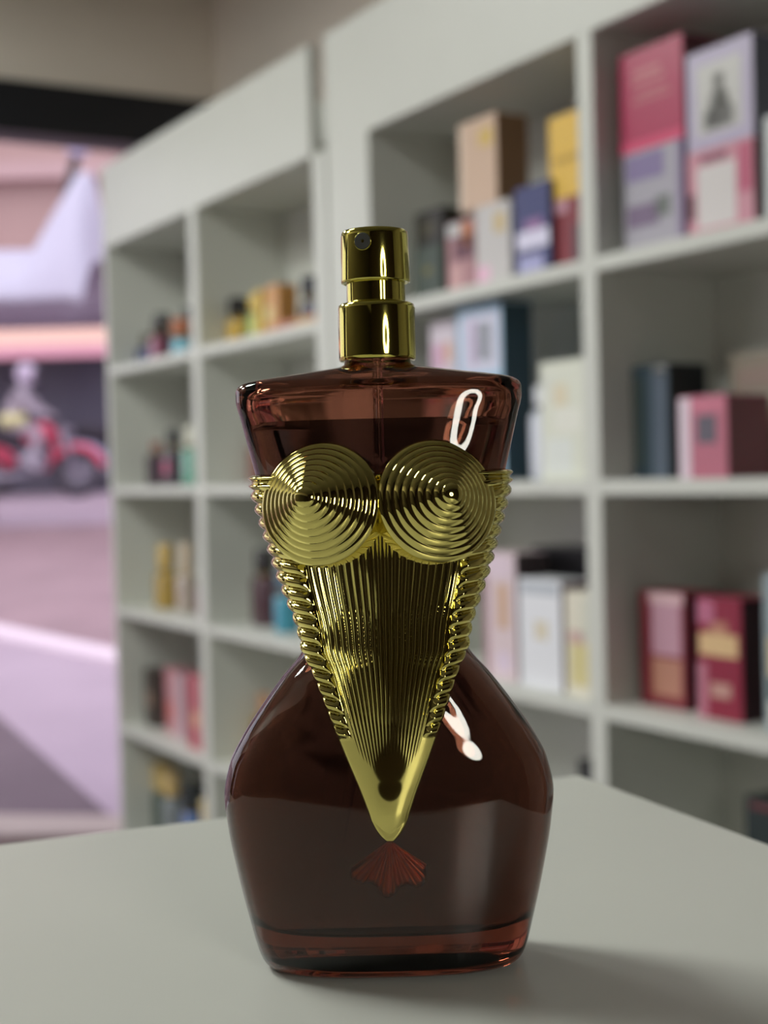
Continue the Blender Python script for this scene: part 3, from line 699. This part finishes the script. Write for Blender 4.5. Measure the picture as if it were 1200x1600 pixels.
# motorcycle and rider
m_red = mat('motorcycle_red', (206, 60, 96), .3, coat=.4); m_rub = mat('tyre_rubber', (50, 46, 56), .8); m_chr = mat('engine_grey', (150, 146, 160), .3, .6)
MY, MZ = 18.6, gz(18.6)
def motorcycle(x, y, rz, label, c):
    root = empty('motorcycle', (x, y, gz(y)), rz, label, 'motorcycle', 'motorcycles parked across the street')
    for wx in (-.62, .62):
        w_ = tube('wheel', [(wx + .27 * math.cos(2*math.pi*k/32), 0, .31 + .27 * math.sin(2*math.pi*k/32)) for k in range(32)], .045, m_rub, root, 10, True)
        bm = bmesh.new()
        for k in range(6):
            a0 = math.pi * k / 6; res = bmesh.ops.create_cube(bm, size=1)
            for v in res['verts']:
                v.co = Vector((v.co.x * .48, v.co.y * .015, v.co.z * .02)); v.co = Matrix.Rotation(a0, 3, 'Y') @ v.co; v.co += Vector((wx, 0, .31))
        bm_obj('spokes', bm, m_chr, w_)
        arc = [(wx + .35 * math.cos(a0), 0, .31 + .35 * math.sin(a0)) for a0 in np.linspace(.25, 2.6, 12)]
        tube('fender', arc, .05, c, root, 8)
    tube('fork', [(.62, .07, .31), (.42, .07, .95)], .03, m_chr, root); tube('fork', [(.62, -.07, .31), (.42, -.07, .95)], .03, m_chr, root)
    tube('handlebar', [(.32, -.34, 1.03), (.42, -.12, .98), (.42, .12, .98), (.32, .34, 1.03)], .018, m_rub, root)
    tube('fuel_tank', [(.36, 0, .82), (.25, 0, .86), (.05, 0, .84), (-.08, 0, .78)], [.06, .14, .15, .07], c, root, 16)
    tube('seat', [(-.05, 0, .80), (-.25, 0, .79), (-.6, 0, .84), (-.72, 0, .88)], [.08, .12, .11, .05], m_rub, root, 14)
    tube('engine', [(.22, 0, .40), (.1, 0, .5), (-.12, 0, .46)], [.1, .19, .14], m_chr, root, 12)
    tube('frame', [(.42, 0, .9), (.25, 0, .4), (-.2, 0, .3), (-.62, 0, .31)], .03, c, root)
    tube('exhaust', [(.1, -.14, .35), (-.3, -.16, .28), (-.8, -.16, .34)], [.03, .045, .055], m_chr, root)
    lathe('headlight', [(.04, -.06), (.09, 0), (.085, .03), (.02, .04)], m_chr, root, 20).location = (.5, 0, .88)
    return root
motorcycle(-4.62, MY, 0, 'red motorcycle ridden by the helmeted person', m_red)
motorcycle(-5.9, MY + .5, .3, 'red motorcycle at the left picture edge behind the rider', m_red)
m2 = motorcycle(-3.55, MY + 1.1, .1, 'pale grey motorcycle half hidden behind the shelving', mat('pale_lilac_paint', (190, 184, 214), .3))
def rider(x, y):
    root = empty('person', (x, y, gz(y)), 0, 'person in pale shirt and helmet sitting on the red motorcycle', 'person')
    J = {'pel': (-.22, 0, .98, .15, .17), 'bel': (-.18, 0, 1.12, .14, .16), 'che': (-.10, 0, 1.32, .15, .19), 'nek': (-.03, 0, 1.48, .06, .06), 'hed': (.0, 0, 1.60, .10, .09), 'top': (.01, 0, 1.70, .07, .07),
         'sl': (-.06, .19, 1.40, .06, .06), 'el': (.10, .27, 1.18, .045, .045), 'hl': (.30, .30, 1.06, .035, .035), 'sr': (-.06, -.19, 1.40, .06, .06), 'er': (.10, -.27, 1.18, .045, .045), 'hr': (.30, -.30, 1.06, .035, .035),
         'kl': (.20, .20, .86, .075, .075), 'al': (.05, .22, .44, .05, .05), 'fl': (.2, .22, .36, .045, .035), 'kr': (.20, -.20, .86, .075, .075), 'ar': (.05, -.22, .44, .05, .05), 'fr': (.2, -.22, .36, .045, .035),
         'pl': (-.18, .10, .95, .10, .10), 'pr': (-.18, -.10, .95, .10, .10)}
    E_ = ['pel bel', 'bel che', 'che nek', 'nek hed', 'hed top', 'che sl', 'sl el', 'el hl', 'che sr', 'sr er', 'er hr', 'pel pl', 'pl kl', 'kl al', 'al fl', 'pel pr', 'pr kr', 'kr ar', 'ar fr']
    ks = list(J); me = bpy.data.meshes.new('body')
    me.from_pydata([J[k][:3] for k in ks], [tuple(ks.index(q) for q in e.split()) for e in E_], []); me.materials.append(mat('rider_clothing', (168, 160, 172), .8))
    o = link(bpy.data.objects.new('body', me), root); o.modifiers.new('skin', 'SKIN'); sv = me.skin_vertices[0].data
    for i, k in enumerate(ks): sv[i].radius = J[k][3:5]; sv[i].use_root = (k == 'pel')
    s = o.modifiers.new('sub', 'SUBSURF'); s.levels = 2; s.render_levels = 2
    h = lathe('helmet', [(.10, -.10), (.135, -.04), (.14, .03), (.11, .11), (.05, .145), (.01, .15)], mat('helmet_lilac', (196, 184, 206), .3), root, 32); h.location = (.0, 0, 1.62)
    box('visor', .09, .145, -.09, .09, 1.56, 1.66, m_rub, root, .01)
    tube('waist_bag', [(-.30, -.14, 1.02), (-.12, -.2, 1.02), (.02, -.17, 1.02)], .09, mat('yellow_green_bag', (206, 204, 150), .7), root, 12)
rider(-4.62, MY)
